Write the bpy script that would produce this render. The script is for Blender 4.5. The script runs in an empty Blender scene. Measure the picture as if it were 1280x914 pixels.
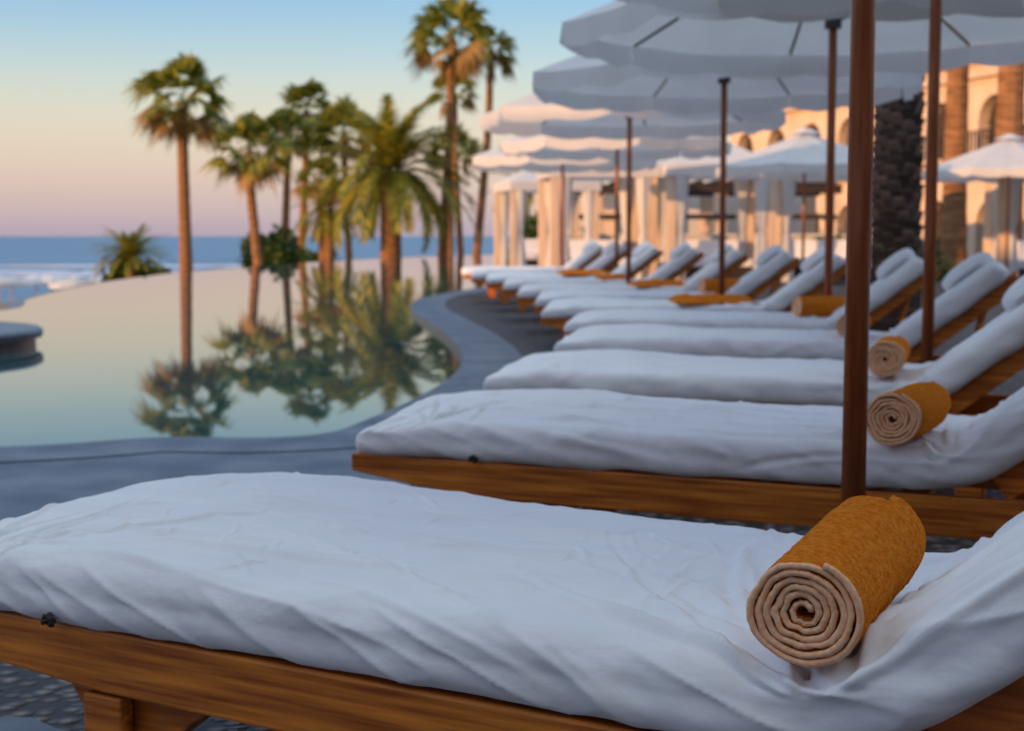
import bpy, math, random
from mathutils import Vector, Matrix, noise
R=math.radians
scene=bpy.context.scene
col=scene.collection
# ---------------------------------------------------------------- helpers
class MB:
    def __init__(s): s.v=[];s.f=[];s.m=[]
    def add(s,vs,fs,mi=0):
        o=len(s.v); s.v+= [tuple(p) for p in vs]
        for f in fs: s.f.append([i+o for i in f]); s.m.append(mi)
    def box(s,c,d,mi=0,rot=None):
        x,y,z=d[0]/2,d[1]/2,d[2]/2
        vs=[Vector(p) for p in [(-x,-y,-z),(x,-y,-z),(x,y,-z),(-x,y,-z),(-x,-y,z),(x,-y,z),(x,y,z),(-x,y,z)]]
        if rot is not None: vs=[rot@p for p in vs]
        c=Vector(c); vs=[p+c for p in vs]
        s.add(vs,[(0,3,2,1),(4,5,6,7),(0,1,5,4),(1,2,6,5),(2,3,7,6),(3,0,4,7)],mi)
    def cyl(s,a,b,r0,r1=None,n=12,mi=0,cap=True):
        a=Vector(a);b=Vector(b); r1=r0 if r1 is None else r1
        d=(b-a).normalized(); u=d.orthogonal().normalized(); w=d.cross(u)
        vs=[];fs=[]
        for i in range(n):
            t=2*math.pi*i/n; o=u*math.cos(t)+w*math.sin(t)
            vs+= [a+o*r0,b+o*r1]
        for i in range(n):
            j=(i+1)%n; fs.append((2*i,2*j,2*j+1,2*i+1))
        if cap: fs.append([2*i for i in range(n)][::-1]); fs.append([2*i+1 for i in range(n)])
        s.add(vs,fs,mi)
    def prism(s,poly,y0,y1,mi=0):
        n=len(poly)
        vs=[(p[0],y0,p[1]) for p in poly]+[(p[0],y1,p[1]) for p in poly]
        fs=[list(range(n)),list(range(2*n-1,n-1,-1))]
        for i in range(n):
            j=(i+1)%n; fs.append((i,i+n,j+n,j))
        s.add(vs,fs,mi)
    def obj(s,name,mats,smooth=False,parent=None,loc=None,rotz=None,bevel=0):
        me=bpy.data.meshes.new(name); me.from_pydata(s.v,[],s.f)
        for m in mats: me.materials.append(m)
        for i,p in enumerate(me.polygons):
            p.material_index=s.m[i]; p.use_smooth=smooth
        me.update()
        return mkobj(name,me,parent,loc,rotz,bevel)
def mkobj(name,me,parent=None,loc=None,rotz=None,bevel=0):
    o=bpy.data.objects.new(name,me); col.objects.link(o)
    if parent: o.parent=parent
    if loc: o.location=loc
    if rotz is not None: o.rotation_euler=(0,0,rotz)
    if bevel:
        b=o.modifiers.new("bevel",'BEVEL'); b.width=bevel; b.segments=2; b.limit_method='ANGLE'
    return o
def empty(name,loc=(0,0,0),rotz=0):
    e=bpy.data.objects.new(name,None); col.objects.link(e); e.location=loc; e.rotation_euler=(0,0,rotz); e.empty_display_size=.1
    return e
def N(x,y,z=0.0): return noise.noise(Vector((x,y,z)))
def sstep(a,b,x):
    t=max(0,min(1,(x-a)/(b-a))); return t*t*(3-2*t)
def catmull(pts,n=8):
    out=[]
    P=[Vector(p) for p in pts]; P=[P[0]*2-P[1]]+P+[P[-1]*2-P[-2]]
    for i in range(1,len(P)-2):
        for k in range(n):
            t=k/n;a,b,c,d=P[i-1],P[i],P[i+1],P[i+2]
            out.append(.5*((2*b)+(c-a)*t+(2*a-5*b+4*c-d)*t*t+(3*b-a-3*c+d)*t**3))
    out.append(P[-2]); return out
# ---------------------------------------------------------------- materials
def mat(name,base,rough=.6,spec=.5,c2=None,nscale=3,bump=0,bscale=50,coords='Object',mapscale=(1,1,1),detail=4,bdist=.01,ior=None,sheen=0,island=False,coat=0,lo=.35,hi=.65,trans=0,bdetail=5):
    m=bpy.data.materials.new(name); m.use_nodes=True
    nt=m.node_tree; b=nt.nodes['Principled BSDF']
    b.inputs['Base Color'].default_value=(*base,1); b.inputs['Roughness'].default_value=rough
    b.inputs['Specular IOR Level'].default_value=spec
    if ior: b.inputs['IOR'].default_value=ior
    if sheen: b.inputs['Sheen Weight'].default_value=sheen
    if coat: b.inputs['Coat Weight'].default_value=coat; b.inputs['Coat Roughness'].default_value=.25
    tc=nt.nodes.new('ShaderNodeTexCoord'); mp=nt.nodes.new('ShaderNodeMapping'); mp.inputs['Scale'].default_value=mapscale
    nt.links.new(tc.outputs[coords],mp.inputs['Vector'])
    r=None
    if c2:
        r=nt.nodes.new('ShaderNodeValToRGB'); r.color_ramp.elements[0].color=(*base,1); r.color_ramp.elements[1].color=(*c2,1)
        r.color_ramp.elements[0].position=lo; r.color_ramp.elements[1].position=hi
        if island:
            g=nt.nodes.new('ShaderNodeNewGeometry'); nt.links.new(g.outputs['Random Per Island'],r.inputs['Fac'])
        else:
            n=nt.nodes.new('ShaderNodeTexNoise'); n.inputs['Scale'].default_value=nscale; n.inputs['Detail'].default_value=detail
            nt.links.new(mp.outputs[0],n.inputs['Vector']); nt.links.new(n.outputs['Fac'],r.inputs['Fac'])
        nt.links.new(r.outputs[0],b.inputs['Base Color'])
    if bump:
        n2=nt.nodes.new('ShaderNodeTexNoise'); n2.inputs['Scale'].default_value=bscale; n2.inputs['Detail'].default_value=bdetail
        nt.links.new(mp.outputs[0],n2.inputs['Vector'])
        bp=nt.nodes.new('ShaderNodeBump'); bp.inputs['Strength'].default_value=bump; bp.inputs['Distance'].default_value=bdist
        nt.links.new(n2.outputs['Fac'],bp.inputs['Height']); nt.links.new(bp.outputs[0],b.inputs['Normal'])
    if trans:
        t=nt.nodes.new('ShaderNodeBsdfTranslucent'); t.inputs['Color'].default_value=(*base,1)
        if r: nt.links.new(r.outputs[0],t.inputs['Color'])
        mx=nt.nodes.new('ShaderNodeMixShader'); mx.inputs[0].default_value=trans
        nt.links.new(b.outputs[0],mx.inputs[1]); nt.links.new(t.outputs[0],mx.inputs[2]); nt.links.new(mx.outputs[0],nt.nodes['Material Output'].inputs[0])
    return m
M_sheet=mat('white_cotton',(.86,.86,.86),.9,.1,c2=(.80,.80,.81),nscale=4,bump=.55,bscale=11,bdist=.013,mapscale=(.6,1.6,1),bdetail=9)
M_wood=mat('teak',(.28,.062,.008),.42,.22,c2=(.78,.25,.032),nscale=7,mapscale=(.5,8,10),detail=9,bump=.15,bscale=14,bdist=.003,coat=.12,lo=.32,hi=.70)
M_pole=mat('pole_wood',(.24,.055,.014),.35,.35,c2=(.40,.105,.025),nscale=8,mapscale=(8,8,.7),detail=6,coat=.25)
M_canvas=mat('canvas',(.80,.79,.78),.9,.1,c2=(.86,.85,.83),nscale=2.5,trans=.36)
M_towel=mat('towel_terry',(1.0,.33,.040),1,.0,c2=(.84,.20,.018),nscale=110,bump=1,bscale=230,bdist=.014,detail=3)
M_towel_end=mat('towel_edge',(1.0,.62,.38),1,.0,c2=(.92,.46,.24),nscale=120,bump=.5,bscale=350,bdist=.003)
M_deck_smooth=mat('stone_coping',(.050,.070,.105),.5,.35,c2=(.13,.155,.19),nscale=2.6,bump=.4,bscale=34,bdist=.005,detail=12)
M_deck=mat('pebble_paving',(.06,.06,.07),.6,.4)
def pebble():
    nt=M_deck.node_tree; b=nt.nodes['Principled BSDF']; tc=nt.nodes.new('ShaderNodeTexCoord')
    v=nt.nodes.new('ShaderNodeTexVoronoi'); v.inputs['Scale'].default_value=22; nt.links.new(tc.outputs['Object'],v.inputs['Vector'])
    r=nt.nodes.new('ShaderNodeValToRGB'); r.color_ramp.elements[0].color=(.10,.09,.095,1); r.color_ramp.elements[1].color=(.30,.25,.22,1)
    nt.links.new(v.outputs['Color'],r.inputs['Fac'])
    r2=nt.nodes.new('ShaderNodeValToRGB'); r2.color_ramp.elements[0].color=(1,1,1,1); r2.color_ramp.elements[0].position=.12; r2.color_ramp.elements[1].position=.58; r2.color_ramp.elements[1].color=(.04,.04,.04,1)
    nt.links.new(v.outputs['Distance'],r2.inputs['Fac'])
    mx=nt.nodes.new('ShaderNodeMix'); mx.data_type='RGBA'; mx.blend_type='MULTIPLY'; mx.inputs[0].default_value=1
    nt.links.new(r.outputs[0],mx.inputs[6]); nt.links.new(r2.outputs[0],mx.inputs[7]); nt.links.new(mx.outputs[2],b.inputs['Base Color'])
    bp=nt.nodes.new('ShaderNodeBump'); bp.inputs['Strength'].default_value=1; bp.inputs['Distance'].default_value=.02
    nt.links.new(r2.outputs[0],bp.inputs['Height']); nt.links.new(bp.outputs[0],b.inputs['Normal'])
pebble()
M_water=mat('pool_water',(.030,.090,.095),.015,.5,ior=1.33,bump=.04,bscale=.7,bdist=.02,detail=1)
M_sea=mat('sea_water',(.06,.15,.26),.35,.25,c2=(.09,.20,.31),nscale=.01,ior=1.33,bump=.6,bscale=.06,bdist=1.2,mapscale=(1,2.5,1))
M_foam=mat('surf_foam',(.62,.66,.74),.9,.1)
M_sand=mat('sand',(.30,.23,.16),.9,.1,c2=(.22,.17,.12),nscale=.2)
M_darkstone=mat('dark_stone',(.04,.05,.07),.35,.5,c2=(.07,.08,.10),nscale=5,bump=.3,bscale=20)
M_stucco=mat('stucco',(.76,.57,.41),.9,.1,c2=(.64,.47,.33),nscale=.8,bump=.3,bscale=12)
M_white=mat('white_plaster',(.72,.66,.58),.8,.1,c2=(.60,.55,.48),nscale=1.5)
M_glass=mat('window_glass',(.05,.04,.035),.1,.6)
M_dark=mat('dark_timber',(.03,.022,.018),.6,.3,c2=(.05,.035,.028),nscale=4)
M_trunk=mat('palm_trunk',(.20,.095,.04),.95,.1,c2=(.40,.21,.10),nscale=2.2,mapscale=(1,1,7),bump=1,bscale=3,bdist=.08)
M_trunkd=mat('palm_bark_dark',(.045,.03,.025),.95,.1,c2=(.10,.065,.05),nscale=4,mapscale=(1,1,3),bump=1,bscale=7,bdist=.04)
M_boot=mat('palm_leaf_base',(.07,.045,.035),.9,.1,c2=(.26,.17,.12),island=True,lo=0,hi=1)
M_fan=mat('fan_leaf',(.040,.09,.012),.5,.25,c2=(.42,.36,.04),island=True,lo=.1,hi=1,trans=.35)
M_feather=mat('feather_leaf',(.05,.10,.010),.5,.25,c2=(.50,.41,.04),island=True,lo=.1,hi=1,trans=.3)
M_dead=mat('dead_frond',(.26,.15,.05),.9,.1,c2=(.42,.27,.10),island=True,lo=0,hi=1,trans=.2)
M_shrub=mat('shrub_leaf',(.03,.07,.012),.6,.2,c2=(.14,.18,.03),island=True,lo=0,hi=1,trans=.2)
M_mark=mat('orange_embroidery',(.75,.33,.05),.8,.1)
M_hub=mat('hub_metal',(.05,.05,.05),.4,.5)
# ---------------------------------------------------------------- sky & light
SUN_DIR=Vector((-.8,-.6,0)).normalized()
ELEV=R(6)
w=bpy.data.worlds.new("World"); scene.world=w; w.use_nodes=True; nt=w.node_tree
bg=nt.nodes['Background']; out=nt.nodes['World Output']
sky=nt.nodes.new('ShaderNodeTexSky'); sky.sky_type='NISHITA'; sky.sun_disc=False; sky.sun_elevation=ELEV
sky.sun_rotation=math.atan2(SUN_DIR.x,SUN_DIR.y)
nt.links.new(sky.outputs[0],bg.inputs['Color']); bg.inputs['Strength'].default_value=.06
tc=nt.nodes.new('ShaderNodeTexCoord'); sx=nt.nodes.new('ShaderNodeSeparateXYZ'); nt.links.new(tc.outputs['Generated'],sx.inputs[0])
ramp=nt.nodes.new('ShaderNodeValToRGB'); nt.links.new(sx.outputs['Z'],ramp.inputs['Fac'])
cr=ramp.color_ramp; cr.interpolation='B_SPLINE'
stops=[(0,(.36,.32,.44)),(.015,(.46,.36,.44)),(.045,(.62,.45,.40)),(.08,(.62,.56,.46)),(.115,(.40,.53,.58)),(.16,(.16,.38,.64)),(.35,(.19,.34,.68)),(.6,(.46,.58,1.0)),(1,(1.05,1.15,1.62))]
cr.elements[0].position=0; cr.elements[0].color=(*stops[0][1],1)
cr.elements[1].position=1; cr.elements[1].color=(*stops[-1][1],1)
for p,c in stops[1:-1]:
    e=cr.elements.new(p); e.color=(*c,1)
bg2=nt.nodes.new('ShaderNodeBackground'); nt.links.new(ramp.outputs[0],bg2.inputs['Color']); bg2.inputs['Strength'].default_value=1.0
ad=nt.nodes.new('ShaderNodeAddShader'); nt.links.new(bg.outputs[0],ad.inputs[0]); nt.links.new(bg2.outputs[0],ad.inputs[1]); nt.links.new(ad.outputs[0],out.inputs[0])
sl=bpy.data.lights.new('sun','SUN'); sl.energy=4.8; sl.angle=R(.5); sl.color=(1,.53,.23)
so=bpy.data.objects.new('sun',sl); col.objects.link(so)
d=-(SUN_DIR*math.cos(ELEV)+Vector((0,0,math.sin(ELEV)))); so.rotation_euler=d.to_track_quat('-Z','Y').to_euler()
# ---------------------------------------------------------------- ground, pool, sea
edge=catmull([(-40,5.6,0),(-12,6.1,0),(-5,6.4,0),(-2.5,6.9,0),(-1.75,7.25,0),(-1.2,7.25,0),(-.92,7.45,0),(-.78,8.0,0),(-.58,9.1,0),(-.42,10.6,0),(-.42,12.3,0),(-.66,14.9,0),(-1.05,17.7,0),(-1.42,20.6,0),(-1.48,23.4,0),(-1.15,25.9,0),(-.8,27.7,0),(0,31,0),(1,36,0),(1.5,45,0),(1,60,0),(.5,84,0)],8)
def strip(a,b,zA,zB,name,m,smooth=False,parent=None):
    mb=MB(); n=len(a)
    mb.add([(p.x,p.y,zA) for p in a]+[(p.x,p.y,zB) for p in b],[(i,i+1,i+1+n,i+n) for i in range(n-1)])
    return mb.obj(name,[m],smooth,parent)
def offset(pts,dist):
    o=[]
    for i,p in enumerate(pts):
        t=(pts[min(i+1,len(pts)-1)]-pts[max(i-1,0)]).normalized(); nrm=Vector((t.y,-t.x,0)); o.append(p+nrm*dist)
    return o
deck=MB(); poly=[(p.x,p.y,0) for p in edge]+[(70,90,0),(70,-60,0),(-40,-60,0)]
n=len(poly); deck.add(poly,[list(range(n))[::-1]])
deck.obj('pool_deck_ground',[M_deck])
cp=empty('pool_coping')
strip(edge,offset(edge,.50),.010,.010,'coping_top',M_deck_smooth,parent=cp)
strip(edge,edge,.010,-.4,'coping_face',M_darkstone,parent=cp)
walk=MB(); walk.add([(-6,3.1,.004),(-6,-3,.004),(3,-3,.004),(3.2,1.6,.004),(-.3,2.35,.004),(-1.0,3.0,.004)],[(0,1,2,3,4,5)]); walk.obj('concrete_path',[M_deck_smooth])
w2=MB(); w2.add([(-12,4.0,.005),(-1.2,4.1,.005),(-.55,4.9,.005),(-.35,6.2,.005),(-.3,7.6,.005),(-.95,7.0,.005),(-1.75,6.9,.005),(-2.5,6.6,.005),(-5,6.1,.005),(-12,5.8,.005)],[tuple(range(10))]); w2.obj('stone_terrace_paving',[M_deck_smooth])
inf=catmull([(-40,6,0),(-20,8.5,0),(-14,10.5,0),(-9.2,15.5,0),(-7.3,20.9,0),(-8.2,25.2,0),(-9.1,31.3,0),(-9.6,38,0),(-9.5,45,0),(-7.9,60.7,0),(-4.9,75,0),(-1.4,84,0),(2,86,0)],8)
pw=MB(); poly=[(p.x,p.y,-.05) for p in inf]+[(4,86,-.05),(4,5,-.05),(-40,5,-.05)]
pw.add(poly,[list(range(len(poly)))[::-1]]); pw.obj('pool_water',[M_water])
ie=empty('infinity_pool_edge')
strip(inf,offset(inf,-.22),-.046,-.075,'weir_lip',M_darkstone,parent=ie)
strip(offset(inf,-.22),offset(inf,-.3),-.075,-3.6,'weir_wall',M_darkstone,parent=ie)
g=MB(); 
xs=[-900,-300,-120,-60,-20,20,60,200]; ys=[-80,0,60,110,150,230]
vs=[];fs=[]
for y in ys:
    for x in xs:
        z=-3.5-3.5*sstep(100,190,y+max(0,-x-45)*1.2)
        vs.append((x,y,z))
for j in range(len(ys)-1):
    for i in range(len(xs)-1):
        a=j*len(xs)+i; fs.append((a,a+1,a+1+len(xs),a+len(xs)))
g.add(vs,fs); g.obj('beach_ground',[M_sand],True)
sea=MB(); sea.add([(-20000,-3000,-6),(20000,-3000,-6),(20000,30000,-6),(-20000,30000,-6)],[(0,1,2,3)]); sea.obj('sea_water',[M_sea])
sf=MB()
for k,(yy,wd) in enumerate([(226,10),(250,8),(285,7),(340,6)]):
    nseg=110; o=len(sf.v)
    for i in range(nseg+1):
        x=-200+230*i/nseg; c_=yy+14*N(x*.02,k*3,1)+ (x+80)*.12; hw=max(.05,wd*(.15+1.3*N(x*.06,k*5,2)+.5*N(x*.25,k,3)))
        sf.v+=[(x,c_-hw,-5.95),(x,c_,-5.55),(x,c_+hw,-5.95)]
    for i in range(nseg):
        a=o+i*3; sf.f+=[[a,a+3,a+4,a+1],[a+1,a+4,a+5,a+2]]; sf.m+=[0,0]
sf.obj('breaking_surf',[M_foam],True)
spa=empty('round_spa',(-6.15,13.8,0))
mb=MB(); nn=64
prof=[(1.62,-.4),(1.62,.03),(1.68,.04),(1.69,.10),(1.66,.125),(1.30,.125),(1.28,.10),(1.28,-.3)]
for i in range(nn):
    a=2*math.pi*i/nn
    for r_,z_ in prof: mb.v.append((r_*math.cos(a),r_*math.sin(a),z_))
for i in range(nn):
    for k in range(len(prof)-1):
        a=i*len(prof)+k;b=((i+1)%nn)*len(prof)+k; mb.f.append([a,b,b+1,a+1]); mb.m.append(0)
mb.obj('rim',[M_darkstone],False,spa)
mb=MB(); mb.add([(1.3*math.cos(2*math.pi*i/nn),1.3*math.sin(2*math.pi*i/nn),.06) for i in range(nn)],[list(range(nn))]); mb.obj('spa_water',[M_water],False,spa)
# ---------------------------------------------------------------- loungers
W=.84; T=.105; BACK=R(38); L=2.42
def path():
    ds=.01; x=0;z=0;pts=[]
    n=int(L/ds)
    for i in range(n+1):
        s=i*ds
        a=BACK*sstep(1.58,1.88,s)
        if s<.22: a=R(5)*(1-s/.22)
        pts.append((x,z,a)); x+=math.cos(a)*ds; z+=math.sin(a)*ds
    return pts
PATH=path()
Z0=.355+T/2
def P(s):
    i=max(0,min(len(PATH)-2,int(s/.01))); f=min(1,max(0,s/.01-i))
    a,b=PATH[i],PATH[i+1]; return (a[0]+(b[0]-a[0])*f,a[1]+(b[1]-a[1])*f,a[2]+(b[2]-a[2])*f)
def rrect(nv):
    r=.042; hw=W/2;hh=T/2
    ordp=[]
    def arc2(cx,cz,a0,a1):
        for k in range(9):
            a=a0+(a1-a0)*k/8; ordp.append((cx+r*math.cos(a),cz+r*math.sin(a),math.cos(a),math.sin(a)))
    arc2(-hw+r,-hh+r,1.5*math.pi,math.pi); arc2(-hw+r,hh-r,math.pi,.5*math.pi)
    arc2(hw-r,hh-r,.5*math.pi,0); arc2(hw-r,-hh+r,0,-.5*math.pi)
    ordp.append(ordp[0])
    seg=[0]
    for i in range(1,len(ordp)): seg.append(seg[-1]+math.dist(ordp[i][:2],ordp[i-1][:2]))
    out=[]; tot=seg[-1]; bot=seg[-1]-seg[-2]; useful=tot-bot
    j=0
    for k in range(nv):
        d_=useful*k/(nv-1)
        while j<len(seg)-2 and seg[j+1]<d_: j+=1
        f=(d_-seg[j])/max(1e-9,seg[j+1]-seg[j]); a,b=ordp[j],ordp[j+1]
        out.append(tuple(a[q]+(b[q]-a[q])*f for q in range(4)))
    return out
def ridge(x,y,z,p=5): return (1-min(1,abs(N(x,y,z))*1.9))**p
def creases(seed):
    rnd=random.Random(seed*17+5); C=[]
    def c(s,t,ang,ln,w_,am,cv=0): C.append((s,t,math.cos(ang),math.sin(ang),ln,w_,am,cv))
    for k in range(15):
        c(1.70+rnd.uniform(-.05,.05),rnd.uniform(-.03,.05),R(rnd.uniform(100,182)),rnd.uniform(.25,.8),rnd.uniform(.005,.012),rnd.uniform(.007,.014)*rnd.choice((1,1,-1)),rnd.uniform(-.5,.5))
    for k in range(9):
        c(1.74+rnd.uniform(-.04,.05),rnd.uniform(-.03,.06),R(rnd.uniform(5,85)),rnd.uniform(.2,.6),rnd.uniform(.007,.015),rnd.uniform(.006,.012),rnd.uniform(-.6,.6))
    for k in range(8):
        c(1.70+rnd.uniform(-.05,.1),W-rnd.uniform(-.02,.06),R(rnd.uniform(190,350)),rnd.uniform(.2,.5),rnd.uniform(.007,.015),rnd.uniform(.004,.009),rnd.uniform(-.5,.5))
    for k in range(10):
        c(rnd.uniform(.06,.38),rnd.uniform(-.03,.1),R(rnd.uniform(60,115)),rnd.uniform(.2,.6),rnd.uniform(.005,.010),rnd.uniform(.006,.012)*rnd.choice((1,-1)),rnd.uniform(-.6,.9))
    for k in range(12):
        c(rnd.uniform(.25,1.0),rnd.uniform(.0,.55),R(rnd.uniform(-16,10)),rnd.uniform(.35,.8),rnd.uniform(.006,.014),rnd.uniform(.006,.011),rnd.uniform(-.15,.15))
    for k in range(34):
        c(rnd.uniform(.2,1.5),rnd.uniform(0,W),R(rnd.uniform(0,360)),rnd.uniform(.06,.22),rnd.uniform(.0035,.006),rnd.uniform(.003,.005),rnd.uniform(-2,2))
    for k in range(16):
        c(1.42+rnd.uniform(-.2,.14),rnd.uniform(.1,W),R(rnd.uniform(60,130)),rnd.uniform(.06,.22),rnd.uniform(.004,.007),rnd.uniform(.004,.007),rnd.uniform(-2,2))
    return C
def wrinkle(s,t,seed,C):
    z=seed*7.3
    h=.008*N(s*2.2,t*3,z)+.004*N(s*6,t*6,z+3)
    near=1-sstep(.25,.6,t/W)
    h+=.008*ridge(s*1.1+3,t*5.5+s*1.9,z+5,7)*sstep(.15,.5,s)*(.2+.8*near)
    h+=.005*ridge(s*1.6,t*7-s*2.6,z+9,8)*(.5+.5*N(s*2,t*2,z+2))
    h+=.0022*noise.fractal(Vector((s*14,t*14,z)),1,2,4)
    for (cs,ct,ca,sa,ln,w_,am,cv) in C:
        dx=s-cs; dy=t-ct
        u=dx*ca+dy*sa
        if u<-.02 or u>ln: continue
        v=-dx*sa+dy*ca-cv*u*u
        q=v/w_
        if q<-5 or q>5: continue
        f=max(0,(u+.02)/(ln+.02)); e=math.sin(math.pi*min(1,f**.7))
        h+=am*e*(math.exp(-q*q)-.35*math.exp(-(q-1.9)**2))
    return h
def cushion_mesh(nu,nv,seed):
    pr=rrect(nv); mb=MB(); C=creases(seed)
    for i in range(nu+1):
        u=i/nu; s=L*u
        e0=min(s,L-s); k=.05
        f=1 if e0>k else math.sqrt(max(0,1-((k-e0)/k)**2))
        x,z,a=P(s)
        for j,(t,h,nx,nz) in enumerate(pr):
            tt=t+W/2
            hh=h
            if nz>0: 
                c=1-(2*tt/W-1)**2; hh+=.020*c*max(0,nz)
                hh-= .016*math.exp(-((s-1.70)/.10)**2)*nz
                hh-= .030*(1-sstep(0,.34,s))*(1-sstep(0,.65*W,tt))*nz
                hh+= .020*math.exp(-((s-.38)/.28)**2)*nz*sstep(.3*W,W,tt)
            side=abs(nx)
            te=tt-(T/2-h)*side if nx<0 else tt+(T/2-h)*side
            dsp=wrinkle(s,te,seed,C)*(1 if nz>-.1 else max(.2,1+nz))
            dsp+=side*(.009*N(s*5,t*3,seed+.5)+.007*N(s*13+h*9,h*10,seed+8)+.006*ridge(s*5+h*14,h*3,seed+31,5))
            low=max(0,-h/(T/2))*side
            dsp+=low*(.008+.010*N(s*4,1,seed+40))
            hx=(hh-0)*(.35+.65*f)+(-T/2*.3*(1-f)); tw=t*(.955+.045*f)
            hx+=nz*dsp; tw+=nx*dsp
            hx-=low*(.006+.012*abs(N(s*3.5,7,seed)))
            if s<.12: tw*=1-.05*(1-s/.12)**2
            px=x-math.sin(a)*hx; pz=z+math.cos(a)*hx
            mb.v.append((px,tw+W/2,Z0+pz))
    for i in range(nu):
        for j in range(nv-1):
            a_=i*nv+j; mb.f.append([a_,a_+1,a_+nv+1,a_+nv]); mb.m.append(0)
        a_=i*nv; mb.f.append([a_+nv-1,a_,a_+nv,a_+2*nv-1]); mb.m.append(0)
    mb.f.append(list(range(nv))[::-1]); mb.m.append(0)
    mb.f.append([nu*nv+j for j in range(nv)]); mb.m.append(0)
    me=bpy.data.meshes.new('cushion'); me.from_pydata(mb.v,[],mb.f); me.materials.append(M_sheet)
    for p in me.polygons: p.use_smooth=True
    me.update(); return me
def pillow_mesh(seed):
    mb=MB(); nu,nv=36,24; x0,z0,a=P(L-.15)
    for i in range(nu+1):
        u=-1+2*i/nu; yy=u*.34
        sc=max((1-abs(u)**6)**.5 if abs(u)<1 else 0,.02)
        for j in range(nv):
            th=2*math.pi*j/nv
            lx=.135*math.copysign(abs(math.cos(th))**.75,math.cos(th))*(.55+.45*sc); lz=.055*math.copysign(abs(math.sin(th))**.85,math.sin(th))*sc
            k=1+.10*N(u*4,th,seed); lx*=k; lz*=k
            lz+=T/2+.035
            mb.v.append((x0+math.cos(a)*lx-math.sin(a)*lz, W/2+yy, Z0+z0+math.sin(a)*lx+math.cos(a)*lz))
    for i in range(nu):
        for j in range(nv):
            k=(j+1)%nv; mb.f.append([i*nv+j,i*nv+k,(i+1)*nv+k,(i+1)*nv+j]); mb.m.append(0)
    mb.f.append(list(range(nv))); mb.m.append(0); mb.f.append([nu*nv+j for j in range(nv)][::-1]); mb.m.append(0)
    me=bpy.data.meshes.new('head_pillow'); me.from_pydata(mb.v,[],mb.f); me.materials.append(M_sheet)
    for p in me.polygons: p.use_smooth=True
    me.update(); return me
def frame_mesh():
    mb=MB()
    tp=.362
    rail=[(.0,tp),(2.22,tp-.01),(2.22,tp-.11),(1.2,tp-.112),(.5,tp-.105),(.25,tp-.088),(.0,tp-.052)]
    for y0,y1 in ((.012,.046),(W-.046,W-.012)):
        mb.prism(rail,y0,y1)
    mb.box((.014,W/2,tp-.028),(.026,W-.10,.045)); mb.box((2.20,W/2,tp-.055),(.03,W-.10,.09))
    for k in range(14): mb.box((.12+k*.115,W/2,tp-.022),(.075,W-.10,.018))
    for s0 in (.45,1.86):
        for y0,y1 in ((.056,.096),(W-.096,W-.056)):
            mb.prism([(s0-.09,tp-.09),(s0+.28,tp-.09),(s0+.12,tp-.21),(s0+.09,0),(s0-.0,0),(s0-.01,tp-.19)],y0,y1)
        mb.box((s0+.045,.032,.125),(.085,.030,.25)); mb.box((s0+.045,W-.032,.125),(.085,.030,.25))
        mb.box((s0+.045,W/2,.18),(.05,W-.2,.06))
    x1,z1,a=P(1.78); zb=Z0+z1
    rot=Matrix.Rotation(-BACK,3,'Y')
    for y in (.075,W-.075):
        c=Vector((x1,y,zb))+rot@Vector((.33,0,-T/2-.045)); mb.box(c,(.68,.035,.07),rot=rot)
    for k in range(6):
        c=Vector((x1,W/2,zb))+rot@Vector((.06+k*.115,0,-T/2-.03)); mb.box(c,(.07,W-.19,.018),rot=rot)
    for y in (.11,W-.11):
        p=Vector((x1,y,zb))+rot@Vector((.45,0,-T/2-.06)); mb.cyl(p,(2.12,y,tp-.05),.016,n=8)
    me=bpy.data.meshes.new('frame'); me.from_pydata(mb.v,[],mb.f); me.materials.append(M_wood); me.update(); return me
FRAME=frame_mesh()
hi=cushion_mesh(500,280,1); mid=cushion_mesh(240,130,2); lows=[cushion_mesh(110,60,k) for k in (3,4,5)]
pil=[pillow_mesh(k) for k in (1,2,3)]
def mark_mesh():
    mb=MB(); x0,z0,a=P(L-.42)
    for k in range(7):
        t0=-.09+k*.028
        pts=[(0,0),(.02+.014*((k*7)%3),.008),(.03,.022),(.008,.02)]
        vs=[]
        for (lx,ly) in pts:
            lz=T/2+.034
            vs.append((x0+math.cos(a)*lx-math.sin(a)*lz,W/2+t0+ly,Z0+z0+math.sin(a)*lx+math.cos(a)*lz))
        mb.add(vs,[(0,1,2,3)])
    me=bpy.data.meshes.new('embroidery'); me.from_pydata(mb.v,[],mb.f); me.materials.append(M_mark); me.update(); return me
MARK=mark_mesh()
tie=MB()
for q in range(7):
    a_=q*.9; tie.cyl((0,0,0),(.013*math.cos(a_),-.008-.004*math.sin(q*2.1),.010*math.sin(a_)),.003,.0055,n=7)
TIE=bpy.data.meshes.new('sheet_tie'); TIE.from_pydata(tie.v,[],tie.f); TIE.materials.append(M_dark); TIE.update()
LP=[(-1.11,2.60,-30),(-.48,4.32,-24),(-.13,5.98,-21),(.21,7.9,-19),(.33,9.7,-14),(.22,11.5,-10),(.2,13.4,-7),(.05,15.3,-4),(-.11,17.5,-2),(-.35,19.8,0),(-.6,22,2),(-.8,24.2,4)]
for i,(x,y,a) in enumerate(LP):
    e=empty('sun_lounger',(x,y,0),R(a))
    mkobj('wooden_frame',FRAME,e,bevel=.005)
    mkobj('cushion',hi if i==0 else mid if i==1 else lows[i%3],e)
    mkobj('head_pillow',pil[i%3],e)
    mkobj('embroidery',MARK,e)
    if i<2: mkobj('sheet_tie',TIE,e,loc=(.41,-.006,.372))
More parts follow.
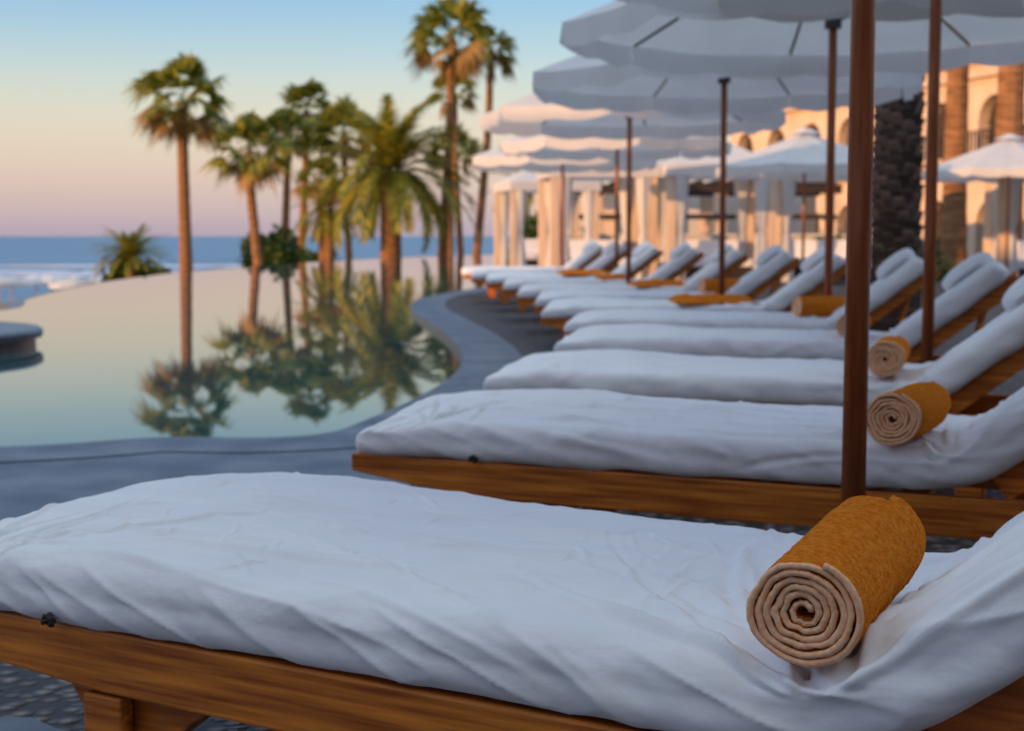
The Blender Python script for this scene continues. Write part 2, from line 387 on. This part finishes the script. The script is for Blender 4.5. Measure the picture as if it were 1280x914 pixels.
def lw(i,s,t,z):
    x,y,a=LP[i]; a=R(a); return Vector((x+s*math.cos(a)-t*math.sin(a),y+s*math.sin(a)+t*math.cos(a),z))
# ---------------------------------------------------------------- towels
def towel_mesh(seg,nl,seed=0,Rr=.072,ln=.36):
    turns=6.2; p=.0102; r0=Rr-turns*p; K=int(turns*seg); th=p*.95
    mb=MB(); 
    for k in range(K+1):
        ang=2*math.pi*k/seg; r=r0+p*ang/(2*math.pi)
        fr=k/K
        wob=1+.07*N(math.cos(ang)*1.3,math.sin(ang)*1.3,seed)+.02*N(ang*.9,2,seed)+(1-fr)*.20*N(math.cos(ang)*2.0,math.sin(ang)*2.0,seed+4)
        tt=th*(.92+.22*N(ang*1.0,5,seed))
        inset=.008*(1-fr)**1.5
        e=.0045*N(ang*.7,9,seed)
        for l in range(nl+1):
            v=l/nl; y=v*ln
            if l==0: y=inset+e
            if l==1: y=inset+e+.0025
            if l==nl: y=ln-inset-e
            q=.0016*N(y*30,ang*2,seed+3)+.0036*N(y*9,ang*.7,seed+6)+.0016*N(y*90,ang*8,seed+1)
            q+=.0010*math.sin(y*260)*sstep(.27,.29,y)*(1-sstep(.325,.335,y))
            endr=.0022 if l in(0,nl) else 0
            ro=(r+tt/2)*wob+q-endr; ri=(r-tt/2)*wob+q*.5+endr
            mb.v.append((ro*math.cos(ang),y,ro*math.sin(ang)*.94)); mb.v.append((ri*math.cos(ang),y,ri*math.sin(ang)*.94))
    st=2*(nl+1)
    for k in range(K):
        for l in range(nl):
            a=k*st+2*l; b=a+st; mi=1 if l==0 or l==nl-1 and nl>50 and False else 0
            mb.f.append([a,a+2,b+2,b]); mb.m.append(mi); mb.f.append([a+1,b+1,b+3,a+3]); mb.m.append(mi)
        a=k*st; b=a+st; mb.f.append([a,b,b+1,a+1]); mb.m.append(1)
        a=k*st+2*nl; b=a+st; mb.f.append([a,a+1,b+1,b]); mb.m.append(1)
    for l in range(nl):
        a=2*l; mb.f.append([a,a+1,a+3,a+2]); mb.m.append(1)
        a=K*st+2*l; mb.f.append([a,a+2,a+3,a+1]); mb.m.append(1)
    me=bpy.data.meshes.new('rolled_towel'); me.from_pydata(mb.v,[],mb.f); me.materials.append(M_towel); me.materials.append(M_towel_end)
    for i,pp in enumerate(me.polygons): pp.material_index=mb.m[i]; pp.use_smooth=True
    me.update(); return me
thi=towel_mesh(84,100,1); tlo=towel_mesh(36,12,2)
def towel(i,s,t,extra=0,me=tlo,z=.550,spin=0):
    o=mkobj('rolled_towel',me,loc=lw(i,s,t,z)); o.rotation_euler=(R(spin),0,R(LP[i][2]+extra)); return o
towel(0,1.69,-.01,3,thi,.548,4.0)
towel(1,1.57,-.03,-4,z=.546); towel(2,1.60,.02,3); towel(3,1.56,.03); towel(4,1.50,.15,-62); towel(6,1.5,.15,-65)
def heap(i,s,t,sx_,sy_,seed):
    mb=MB(); nu,nv=30,30
    for a in range(nu+1):
        for b in range(nv+1):
            u=-1+2*a/nu; v=-1+2*b/nv
            rr=(abs(u)**3+abs(v)**3)
            h=max(0,1-rr)**.5*.05+.03*N(u*2.5,v*2.5,seed)+.02*ridge(u*2,v*3,seed+1,3)
            h=max(h,.004)*(1 if rr<1 else .4)
            k=1+.12*N(u*2,v*2,seed+4)
            mb.v.append((u*sx_*k,v*sy_*k,h))
    for a in range(nu):
        for b in range(nv):
            q=a*(nv+1)+b; mb.f.append([q,q+nv+1,q+nv+2,q+1]); mb.m.append(0)
    o=mb.obj('crumpled_towel',[M_towel],True); o.location=lw(i,s,t,.480); o.rotation_euler=(0,0,R(LP[i][2]+20))
heap(5,1.30,.30,.32,.26,3); heap(7,1.45,.3,.3,.25,6); heap(9,1.3,.3,.35,.3,9); heap(8,1.3,.3,.2,.2,12)
# ---------------------------------------------------------------- umbrellas
def umbrella_parts(seed,rad=1.72,ez=2.37,az=3.0,nr=8,valance=.17):
    rot=seed*.7
    can=MB(); rows,cols=8,8
    def pt(f,k,c):
        a0=rot+2*math.pi*k/nr; a1=rot+2*math.pi*(k+1)/nr
        A=Vector((math.cos(a0),math.sin(a0),0)); B=Vector((math.cos(a1),math.sin(a1),0))
        d_=A.lerp(B,c)*rad*f
        z=az-(az-ez)*(f**1.05)
        sag=-.028*math.sin(math.pi*c)*f*(.4+.6*f)+ .012*N(f*4,c*4+k,seed)
        return Vector((d_.x,d_.y,z+sag))
    for k in range(nr):
        o=len(can.v)
        for i in range(rows+1):
            for j in range(cols+1): can.v.append(tuple(pt(max(i/rows,.02),k,j/cols)))
        for i in range(rows):
            for j in range(cols):
                a=o+i*(cols+1)+j; can.f.append([a,a+1,a+cols+2,a+cols+1]); can.m.append(0)
        o=len(can.v)
        for lev in (0,.5,1):
            for j in range(cols+1):
                p=pt(1,k,j/cols); q=Vector((p.x,p.y,0)).normalized()
                dz=valance*(.80+.20*abs(math.sin(2*math.pi*j/cols)))
                r_=lev*.05*N(j*.9,k,seed)+.006
                can.v.append((p.x+q.x*r_,p.y+q.y*r_,p.z-dz*lev))
        for i in range(2):
            for j in range(cols):
                a=o+i*(cols+1)+j; can.f.append([a,a+1,a+cols+2,a+cols+1]); can.m.append(0)
    for k in range(nr):
        o=len(can.v)
        for f in (0.01,.5,1):
            for j in range(5):
                a0=rot+2*math.pi*(k+j/4)/nr; r_=.30*f
                can.v.append((r_*math.cos(a0),r_*math.sin(a0),az+.10-.12*f))
        for i in range(2):
            for j in range(4):
                a=o+i*5+j; can.f.append([a,a+1,a+6,a+5]); can.m.append(0)
    rib=MB()
    for k in range(nr):
        a0=rot+2*math.pi*k/nr; dx,dy=math.cos(a0),math.sin(a0)
        def rp(f): return Vector((dx*rad*f,dy*rad*f,az-(az-ez)*(f**1.05)-.018))
        for q in range(4): rib.cyl(rp(max(.03,q/4)),rp((q+1)/4*.985),.010,n=6)
        rib.cyl(Vector((dx*.05,dy*.05,az-.62)),rp(.5),.010,n=6)
    rib.cyl((0,0,az-.68),(0,0,az-.58),.055,n=14,mi=1); rib.cyl((0,0,az-.10),(0,0,az+.02),.05,n=14,mi=1)
    pole=MB(); pole.cyl((0,0,.03),(0,0,az+.12),.027,n=20)
    pole.cyl((0,0,0),(0,0,.07),.24,.22,n=28,mi=1); pole.cyl((0,0,.07),(0,0,.35),.036,n=16,mi=1)
    def me(mb,nm,ms,sm):
        x=bpy.data.meshes.new(nm); x.from_pydata(mb.v,[],mb.f)
        for q in ms: x.materials.append(q)
        for i,p in enumerate(x.polygons): p.material_index=mb.m[i]; p.use_smooth=sm or (nm=='pole' and len(p.vertices)==4)
        x.update(); return x
    return me(can,'canopy',[M_canvas],True),me(rib,'ribs',[M_dark,M_hub],False),me(pole,'pole',[M_pole,M_darkstone],False)
UV=[umbrella_parts(s) for s in (0.2,1.3)]
def umbrella(x,y,k,rz=0,name='patio_umbrella',z=0,sc=1):
    e=empty(name,(x,y,z),rz); e.scale=(sc,sc,sc)
    c,r_,p=UV[k%2]
    for nm,me in (('canopy',c),('ribs',r_),('pole',p)): mkobj(nm,me,e)
UM=[(.77,3.3),(1.9,6.75),(2.05,9.6),(1.84,13),(1.32,16.8),(1.55,22),(.9,26.5)]
for k,(x,y) in enumerate(UM): umbrella(x,y,k,k*.31)
for k,(x,y) in enumerate([(5.0,25.5),(9.0,27)]): umbrella(x,y,k+1,k*.5+.2,sc=.92)
# ---------------------------------------------------------------- palms
def trunk(mb,pts,r0,r1,n=12,mi=0,rough=.06,seed=0):
    c=catmull(pts,8); m=len(c); o=len(mb.v)
    for i,p in enumerate(c):
        f=i/(m-1); r=r0+(r1-r0)*f
        r*=1+.22*math.exp(-f*9)
        for k in range(n):
            a=2*math.pi*k/n; rr=r*(1+rough*N(i*.9,k*1.3,seed)+ (.04 if i%2 else 0))
            mb.v.append((p.x+rr*math.cos(a),p.y+rr*math.sin(a),p.z))
    for i in range(m-1):
        for k in range(n):
            k2=(k+1)%n; mb.f.append([o+i*n+k,o+i*n+k2,o+(i+1)*n+k2,o+(i+1)*n+k]); mb.m.append(mi)
    return c[-1]
def fan_palm(x,y,zb,ztop,cr,r0=.24,seed=0,bend=(0,0),skirt=True,leaves=44,dark=False):
    rnd=random.Random(seed); e=empty('palm_tree',(x,y,zb)); H=ztop-zb
    mt=M_trunkd if dark else M_trunk
    tb=MB(); trunk(tb,[(bend[0],bend[1],0),(bend[0]*.55,bend[1]*.5,H*.35),(bend[0]*.15,0,H*.7),(0,0,H)],r0*1.1,r0*.8,seed=seed)
    if dark:
        nb=560
        for q in range(nb):
            az=q*2.39996; z=H*q/nb*.98+rnd.uniform(-.02,.02); c_=Vector((math.cos(az),math.sin(az),0)); s_=Vector((-c_.y,c_.x,0)); rr=r0*(1.08-.25*z/H); b=c_*rr*.9+Vector((0,0,z)); uz=Vector((0,0,1))
            o_=rnd.uniform(.05,.085)
            tb.add([b-s_*.085,b+s_*.085,b+c_*o_+uz*.13+s_*.045,b+c_*o_+uz*.13-s_*.045,b+uz*.16-s_*.05,b+uz*.16+s_*.05],[(0,1,2,3),(3,2,5,4),(0,3,4),(1,5,2)],1)
    tb.obj('trunk',[mt,M_boot],False,e)
    mb=MB()
    for q in range(leaves):
        az=rnd.random()*2*math.pi; f=(q+.5)/leaves
        el=R(80)-f*R(122)+rnd.uniform(-.15,.15)
        dead=(f>.84 and skirt)
        L1=cr*rnd.uniform(.38,.64); d_=Vector((math.cos(az)*math.cos(el),math.sin(az)*math.cos(el),math.sin(el)))
        base=Vector((0,0,H+rnd.uniform(-.1,.1))); p1=base+d_*L1-Vector((0,0,.12*L1))
        side=d_.cross(Vector((0,0,1))).normalized(); up=side.cross(d_).normalized()
        mb.add([base-side*.02,base+side*.02,p1+side*.015,p1-side*.015],[(0,1,2,3)],1 if dead else 0)
        nl=15; L2=cr*rnd.uniform(.44,.70)
        tw=rnd.uniform(-.9,.9); side2=side*math.cos(tw)+up*math.sin(tw)
        for k in range(nl):
            a=(-1+2*k/(nl-1))*R(78)
            dd=(d_*math.cos(a)+side2*math.sin(a)).normalized()
            lw_=L2*.052; perp=(side2*math.cos(a)-d_*math.sin(a)).normalized()
            ln=L2*(1-.25*abs(a)/1.4)*rnd.uniform(.85,1.05)
            m1=p1+dd*ln*.55-Vector((0,0,.03*ln)); m2=p1+dd*ln-Vector((0,0,ln*rnd.uniform(.2,.6)))
            mb.add([p1,m1-perp*lw_,m1+perp*lw_,m2],[(0,1,2),(1,3,2)],1 if dead else 0)
    mb.obj('crown',[M_fan,M_dead],False,e)
    if skirt:
        sk=MB()
        for q in range(70):
            az=rnd.random()*2*math.pi; z=H-rnd.uniform(0,cr*.8); l=rnd.uniform(.4,.8)
            c_=Vector((math.cos(az),math.sin(az),0)); s_=Vector((-c_.y,c_.x,0))
            p=c_*r0*.8+Vector((0,0,z)); t_=p+c_*rnd.uniform(.1,.25)-Vector((0,0,l))
            sk.add([p-s_*.06,p+s_*.06,t_],[(0,1,2)])
        sk.obj('skirt',[M_dead],False,e)
    return e
def feather_palm(x,y,zb,ztop,cr,r0=.36,seed=0,fronds=46,bend=(0,0),lo=-25,cv=1.0):
    rnd=random.Random(seed); e=empty('date_palm_tree',(x,y,zb)); H=ztop-zb
    tb=MB(); trunk(tb,[(bend[0],bend[1],0),(bend[0]*.5,0,H*.4),(0,0,H)],r0*1.05,r0*.95,14,rough=.12,seed=seed); tb.obj('trunk',[M_trunk],True,e)
    mb=MB()
    for q in range(fronds):
        az=q*2.39996+rnd.uniform(-.2,.2); f=(q+.5)/fronds
        el=R(80)+(R(lo)-R(80))*f+rnd.uniform(-.15,.15)
        h=Vector((math.cos(az),math.sin(az),0)); side=Vector((-h.y,h.x,0))
        ln=cr*rnd.uniform(.95,1.2)*(.85+.15*math.cos(el)); ang=el; nseg=14; prev=Vector((0,0,H))
        curv=cv*(.80+.2*f+.35*math.cos(el))*rnd.uniform(.75,1.2)/nseg
        for s_ in range(nseg):
            d_=h*math.cos(ang)+Vector((0,0,math.sin(ang))); nx=prev+d_*ln/nseg
            up=side.cross(d_)
            if up.z<0: up=-up
            mb.add([prev-side*.03,prev+side*.03,nx+side*.02,nx-side*.02],[(0,1,2,3)],0)
            if s_>0:
                for kk in range(4):
                    b=prev.lerp(nx,kk/4); fr=(s_+kk/4)/nseg
                    ll=cr*.19*math.sin(math.pi*min(1,.12+fr*.84))**.6*rnd.uniform(.8,1.1)
                    for sg in (-1,1):
                        tip=b+(side*sg*.8+d_*.8+up*rnd.uniform(-.05,.4)).normalized()*ll-Vector((0,0,ll*.22))
                        wv=d_*.06*cr/4.5
                        mb.add([b-wv,b+wv,tip],[(0,1,2)],0)
            prev=nx; ang-=curv
    mb.obj('crown',[M_feather],False,e)
    return e
F=1850
def wx(px,d): return (px-640)/F*d
def wz(py,d): return 1-(py-295)/F*d
def place_fan(px,py,d,rpx,bpx,seed,**k):
    fan_palm(wx(px,d),d,-3.5,wz(py,d),rpx/F*d*1.12,seed=seed,bend=(wx(bpx,d)-wx(px,d),0),**k)
place_fan(232,128,88,60,234,1,r0=.36,leaves=46)
place_fan(314,190,86,50,330,2,r0=.29,leaves=40)
place_fan(362,168,92,36,352,3,r0=.25)
place_fan(386,140,95,40,372,4,r0=.25)
place_fan(432,168,90,44,440,5,r0=.2)
place_fan(402,225,84,34,408,15,r0=.24)
place_fan(566,52,80,54,548,6,r0=.26,leaves=50)
place_fan(614,66,82,34,588,7,r0=.22)
place_fan(568,118,90,32,580,8,r0=.2)
place_fan(566,188,95,36,560,9,r0=.22)
feather_palm(wx(489,77),77,-3.5,wz(216,77),5.2,r0=.54,seed=11,fronds=64,lo=-14,cv=1.15)
feather_palm(wx(412,84),84,-3.5,wz(262,84),2.6,r0=.3,seed=12,fronds=34)
feather_palm(wx(165,105),105,-3.5,wz(324,105),3.0,r0=.3,seed=13,fronds=60,lo=0)
fan_palm(wx(1118,15),15,0,6.8,2.2,r0=.21,seed=21,dark=True)
fan_palm(wx(1190,36),36,0,8.8,2.2,r0=.27,seed=22)
fan_palm(wx(1256,33),33,0,9.2,2.2,r0=.30,seed=23)
feather_palm(wx(655,52),52,0,wz(232,52),1.5,r0=.2,seed=24,fronds=30)
feather_palm(wx(706,55),55,0,wz(228,55),1.5,r0=.2,seed=25,fronds=30)
# ---------------------------------------------------------------- shrubs
def shrub(name,x,y,z,sx_,sy_,sz_,n,leaf,seed,m=M_shrub):
    rnd=random.Random(seed); mb=MB()
    for q in range(n):
        d_=Vector((rnd.gauss(0,1),rnd.gauss(0,1),abs(rnd.gauss(0,1)))).normalized()*rnd.uniform(.35,1)**.5
        k=1+.45*N(d_.x*2,d_.y*2,seed+d_.z*2)
        p=Vector((d_.x*sx_*k,d_.y*sy_*k,d_.z*sz_*k))
        a=Vector((rnd.gauss(0,1),rnd.gauss(0,1),rnd.gauss(0,1))).normalized(); b=a.orthogonal().normalized()
        mb.add([p-a*leaf,p+b*leaf*.5,p+a*leaf,p-b*leaf*.5],[(0,1,2,3)])
    mb.obj(name,[m],False,None,(x,y,z))
shrub('shrub',wx(345,92),92,-3.5,2.6,2,4.6,3200,.28,1)
shrub('shrub',wx(400,90),90,-3.5,2.2,2,3.6,1800,.25,2)
shrub('shrub',wx(166,106),106,-3.5,2.6,2,2.8,2400,.28,8)
shrub('hedge',7.2,36,0,1.4,.8,.9,1500,.1,3)
shrub('hedge',4.6,37,0,1.6,.7,.8,1500,.1,5)
shrub('shrub',1.2,46,0,1.6,1,1.6,1500,.14,4)
shrub('shrub',3.2,33.5,0,.9,.6,.9,1200,.09,14)
shrub('shrub',8.6,33,0,1.2,.7,1.0,1500,.09,15)
# ---------------------------------------------------------------- beach umbrellas below the pool
mb=MB(); rnd=random.Random(3)
for k in range(13):
    px=-110+k*26+rnd.uniform(-8,8); d_=rnd.uniform(105,125); x,y=wx(px,d_),d_; zt=wz(340+rnd.uniform(-4,6),d_)
    n_=10; r_=1.9
    o=len(mb.v); mb.v.append((x,y,zt))
    for i in range(n_):
        a=2*math.pi*i/n_; mb.v.append((x+r_*math.cos(a),y+r_*math.sin(a),zt-.6))
    for i in range(n_):
        a=2*math.pi*i/n_; mb.v.append((x+r_*math.cos(a),y+r_*math.sin(a),zt-.85))
    for i in range(n_):
        j=(i+1)%n_; mb.f.append([o,o+1+i,o+1+j]); mb.m.append(0); mb.f.append([o+1+i,o+1+n_+i,o+1+n_+j,o+1+j]); mb.m.append(0)
    mb.cyl((x,y,-5),(x,y,zt),.05,n=6,mi=1)
mb.obj('beach_umbrellas',[M_canvas,M_pole])
# ---------------------------------------------------------------- cabanas
def cabana(x,y,rz,sz=2.3,h=2.3,seed=0):
    e=empty('poolside_cabana',(x,y,0),rz); hs=sz/2
    mb=MB()
    for sx_ in (-1,1):
        for sy_ in (-1,1): mb.box((sx_*hs,sy_*hs,h/2),(.16,.16,h))
    for s_ in (-1,1):
        mb.box((s_*hs,0,h+.05),(.10,sz+.1,.10)); mb.box((0,s_*hs,h+.052),(sz-.11,.10,.094))
    mb.obj('posts',[M_stucco],False,e)
    c=MB(); q=hs+.12
    c.add([(-q,-q,h+.11),(q,-q,h+.11),(q,q,h+.11),(-q,q,h+.11),(0,0,h+.75),(-q,-q,h-.12),(q,-q,h-.12),(q,q,h-.12),(-q,q,h-.12)],
          [(0,1,4),(1,2,4),(2,3,4),(3,0,4),(0,5,6,1),(1,6,7,2),(2,7,8,3),(3,8,5,0)]); c.obj('canopy',[M_canvas],False,e)
    cu=MB()
    for sx_ in (-1,1):
        for sy_ in (-1,1):
            cx,cy=sx_*(hs-.18),sy_*(hs-.02); nn=24; o=len(cu.v); zs=[.05,.5,.95,1.1,1.25,1.7,h-.05]; rs=[.15,.13,.09,.065,.09,.13,.17]
            for z_,r_ in zip(zs,rs):
                for k in range(nn):
                    a=2*math.pi*k/nn; rr=r_*(1+.22*math.cos(a*7+seed)); cu.v.append((cx+rr*math.cos(a),cy+rr*math.sin(a)*.8,z_))
            for i in range(len(zs)-1):
                for k in range(nn):
                    k2=(k+1)%nn; cu.f.append([o+i*nn+k,o+i*nn+k2,o+(i+1)*nn+k2,o+(i+1)*nn+k]); cu.m.append(0)
    cu.obj('curtains',[M_canvas],True,e)
    bd=MB(); bd.box((0,.1,.22),(sz*.75,sz*.7,.3),1); bd.box((0,.1,.46),(sz*.74,sz*.68,.16),0); bd.box((0,sz*.36,.72),(sz*.7,.16,.4),0); bd.obj('daybed',[M_sheet,M_dark],False,e,bevel=.03)
cabana(1.75,31,.1,2.0); cabana(4.1,30.5,.05,2.0,seed=1); cabana(6.6,31.5,-.1,2.1,seed=2); cabana(10.4,28.5,-.2,2.2,seed=3); cabana(.9,40,.2,2.2,seed=4)
pg=empty('pergola_bar',(0,0,0)); mb=MB()
mb.box((5.2,43,2.35),(8.6,.28,.26)); mb.box((5.2,46,2.35),(8.6,.28,.26))
for k in range(18): mb.box((1.1+k*.48,44.5,2.55),(.10,3.8,.12))
mb.box((5.2,42.8,1.55),(8.2,.12,.14))
mb.obj('beams',[M_dark],False,pg)
mb=MB()
for k in range(6):
    for y in (43,46): mb.box((1.2+k*1.6,y,1.11),(.34,.34,2.20))
mb.obj('columns',[M_stucco],False,pg)
mb=MB(); mb.box((5.2,42.2,.5),(8.4,.5,1.0)); mb.box((5.2,42.2,1.03),(8.6,.7,.06)); mb.box((5.2,48,1.2),(9,.25,2.4)); mb.obj('counter',[M_white],False,pg)
mb=MB()
for k in range(14):
    x=1.4+k*.56; mb.cyl((x,41.4,.0),(x,41.4,.7),.03,n=8); mb.cyl((x,41.4,.7),(x,41.4,.76),.19,n=12)
mb.obj('stools',[M_dark],False,pg)
mb=MB(); mb.box((6,38.5,.3),(9,.3,.6)); mb.box((6,38.5,.62),(9.1,.4,.05)); mb.obj('planter_wall',[M_white])
# ---------------------------------------------------------------- hotel
def facade(name,A,B,z1,depth,nb,storeys,m=M_stucco):
    A=Vector(A);B=Vector(B); ln=(B-A).length; ang=math.atan2(B.y-A.y,B.x-A.x)
    e=empty(name,(A.x,A.y,0),ang)
    sh=z1/storeys; bw=ln/nb; wall=MB(); gl=MB(); tr=MB()
    for st in range(storeys):
        for b in range(nb):
            x0=b*bw; z0=st*sh; ow=bw*.56; oh=sh*.68; cx=x0+bw/2; zs=z0+(.02 if st==0 else .12)*sh
            r_=ow/2; n_=10; zsp=zs+oh-r_*.9
            arc=[(cx+r_*math.cos(math.pi*k/n_),zsp+r_*.9*math.sin(math.pi*k/n_)) for k in range(n_+1)]
            wall.add([(x0,0,z0),(cx-r_,0,z0),(cx-r_,0,zsp),(x0,0,z0+sh)],[(0,1,2,3)])
            wall.add([(x0+bw,0,z0),(x0+bw,0,z0+sh),(cx+r_,0,zsp),(cx+r_,0,z0)],[(0,1,2,3)])
            top=[(x0+bw,z0+sh)]+arc+[(x0,z0+sh)]
            wall.add([(p[0],0,p[1]) for p in top],[list(range(len(top)))])
            if zs>z0+.05: wall.add([(cx-r_,0,z0),(cx+r_,0,z0),(cx+r_,0,zs),(cx-r_,0,zs)],[(0,1,2,3)])
            out_=[(cx+r_,zs)]+arc+[(cx-r_,zs)]
            k_=len(out_); wall.add([(p[0],0,p[1]) for p in out_]+[(p[0],.5,p[1]) for p in out_],[(i,i+1,i+1+k_,i+k_) for i in range(k_-1)]+[(k_-1,0,k_,2*k_-1)])
            gl.add([(cx-r_-.1,.45,zs-.1),(cx+r_+.1,.45,zs-.1),(cx+r_+.1,.45,zs+oh+.15),(cx-r_-.1,.45,zs+oh+.15)],[(0,1,2,3)])
            tr.box((cx,.42,zs+oh/2),(.07,.05,oh)); tr.box((cx,.418,zs+oh*.6),(ow,.05,.07))
            if st>0:
                tr.box((cx,-.35,zs+.02),(ow+.5,.7,.12),1)
                for q in range(11): tr.box((cx-(ow+.4)/2+(ow+.4)*q/10,-.66,zs+.5),(.04,.04,.85))
                tr.box((cx,-.66,zs+.95),(ow+.5,.07,.06))
    wall.add([(0,0,0),(0,depth,0),(0,depth,z1),(0,0,z1)],[(0,1,2,3)]); wall.add([(ln,0,0),(ln,0,z1),(ln,depth,z1),(ln,depth,0)],[(0,1,2,3)])
    wall.add([(0,depth,0),(ln,depth,0),(ln,depth,z1),(0,depth,z1)],[(0,1,2,3)]); wall.add([(0,0,z1-.01),(ln,0,z1-.01),(ln,depth,z1-.01),(0,depth,z1-.01)],[(0,1,2,3)])
    wall.box((ln/2,-.03,z1+.2),(ln+.4,.5,.45)); wall.box((ln/2,-.06,z1+.48),(ln+.6,.7,.12))
    for st in range(1,storeys): wall.box((ln/2,-.05,st*sh),(ln+.1,.16,.14))
    wall.obj('walls',[m],False,e); gl.obj('windows',[M_glass],False,e); tr.obj('balconies_and_frames',[M_dark,m],False,e)
facade('hotel_building',(10.8,74),(19.2,44),6.6,14,9,2)
facade('hotel_building',(19.6,43),(24,26),8.4,12,5,2)
facade('hotel_building',(16.5,84),(26,54),10.5,10,8,3,M_stucco)
c=SUN_DIR*30; dr=Vector((.6,-.8,0))
A=c+dr*34; B=c-dr*11.3; B2=c-dr*19
facade('unseen_shade_wing',(B.x,B.y,0),(A.x,A.y,0),6.5,10,15,2,M_stucco)  # unseen wing, added to keep the low sun off the near loungers
facade('unseen_shade_wing',(B2.x,B2.y,0),(B.x,B.y,0),5.4,9,3,2,M_stucco)  # added lower step, sized so sun clears it onto the farther canopies
facade('unseen_shade_wing',(34,-9,0),(-9,-9.5,0),11.5,12,12,3,M_stucco)  # unseen block added behind the camera to darken the cushion sides
# ---------------------------------------------------------------- camera
cd=bpy.data.cameras.new('camera'); cd.sensor_width=36; cd.lens=36*F/1280; cd.clip_end=60000; cd.clip_start=.05
co=bpy.data.objects.new('camera',cd); col.objects.link(co); co.location=(0,0,1.0); co.rotation_euler=(R(90-5.0),0,0)
cd.dof.use_dof=True; cd.dof.focus_distance=2.0; cd.dof.aperture_fstop=6.3
scene.camera=co
scene.view_settings.view_transform='Standard'; scene.view_settings.look='None'; scene.view_settings.exposure=0
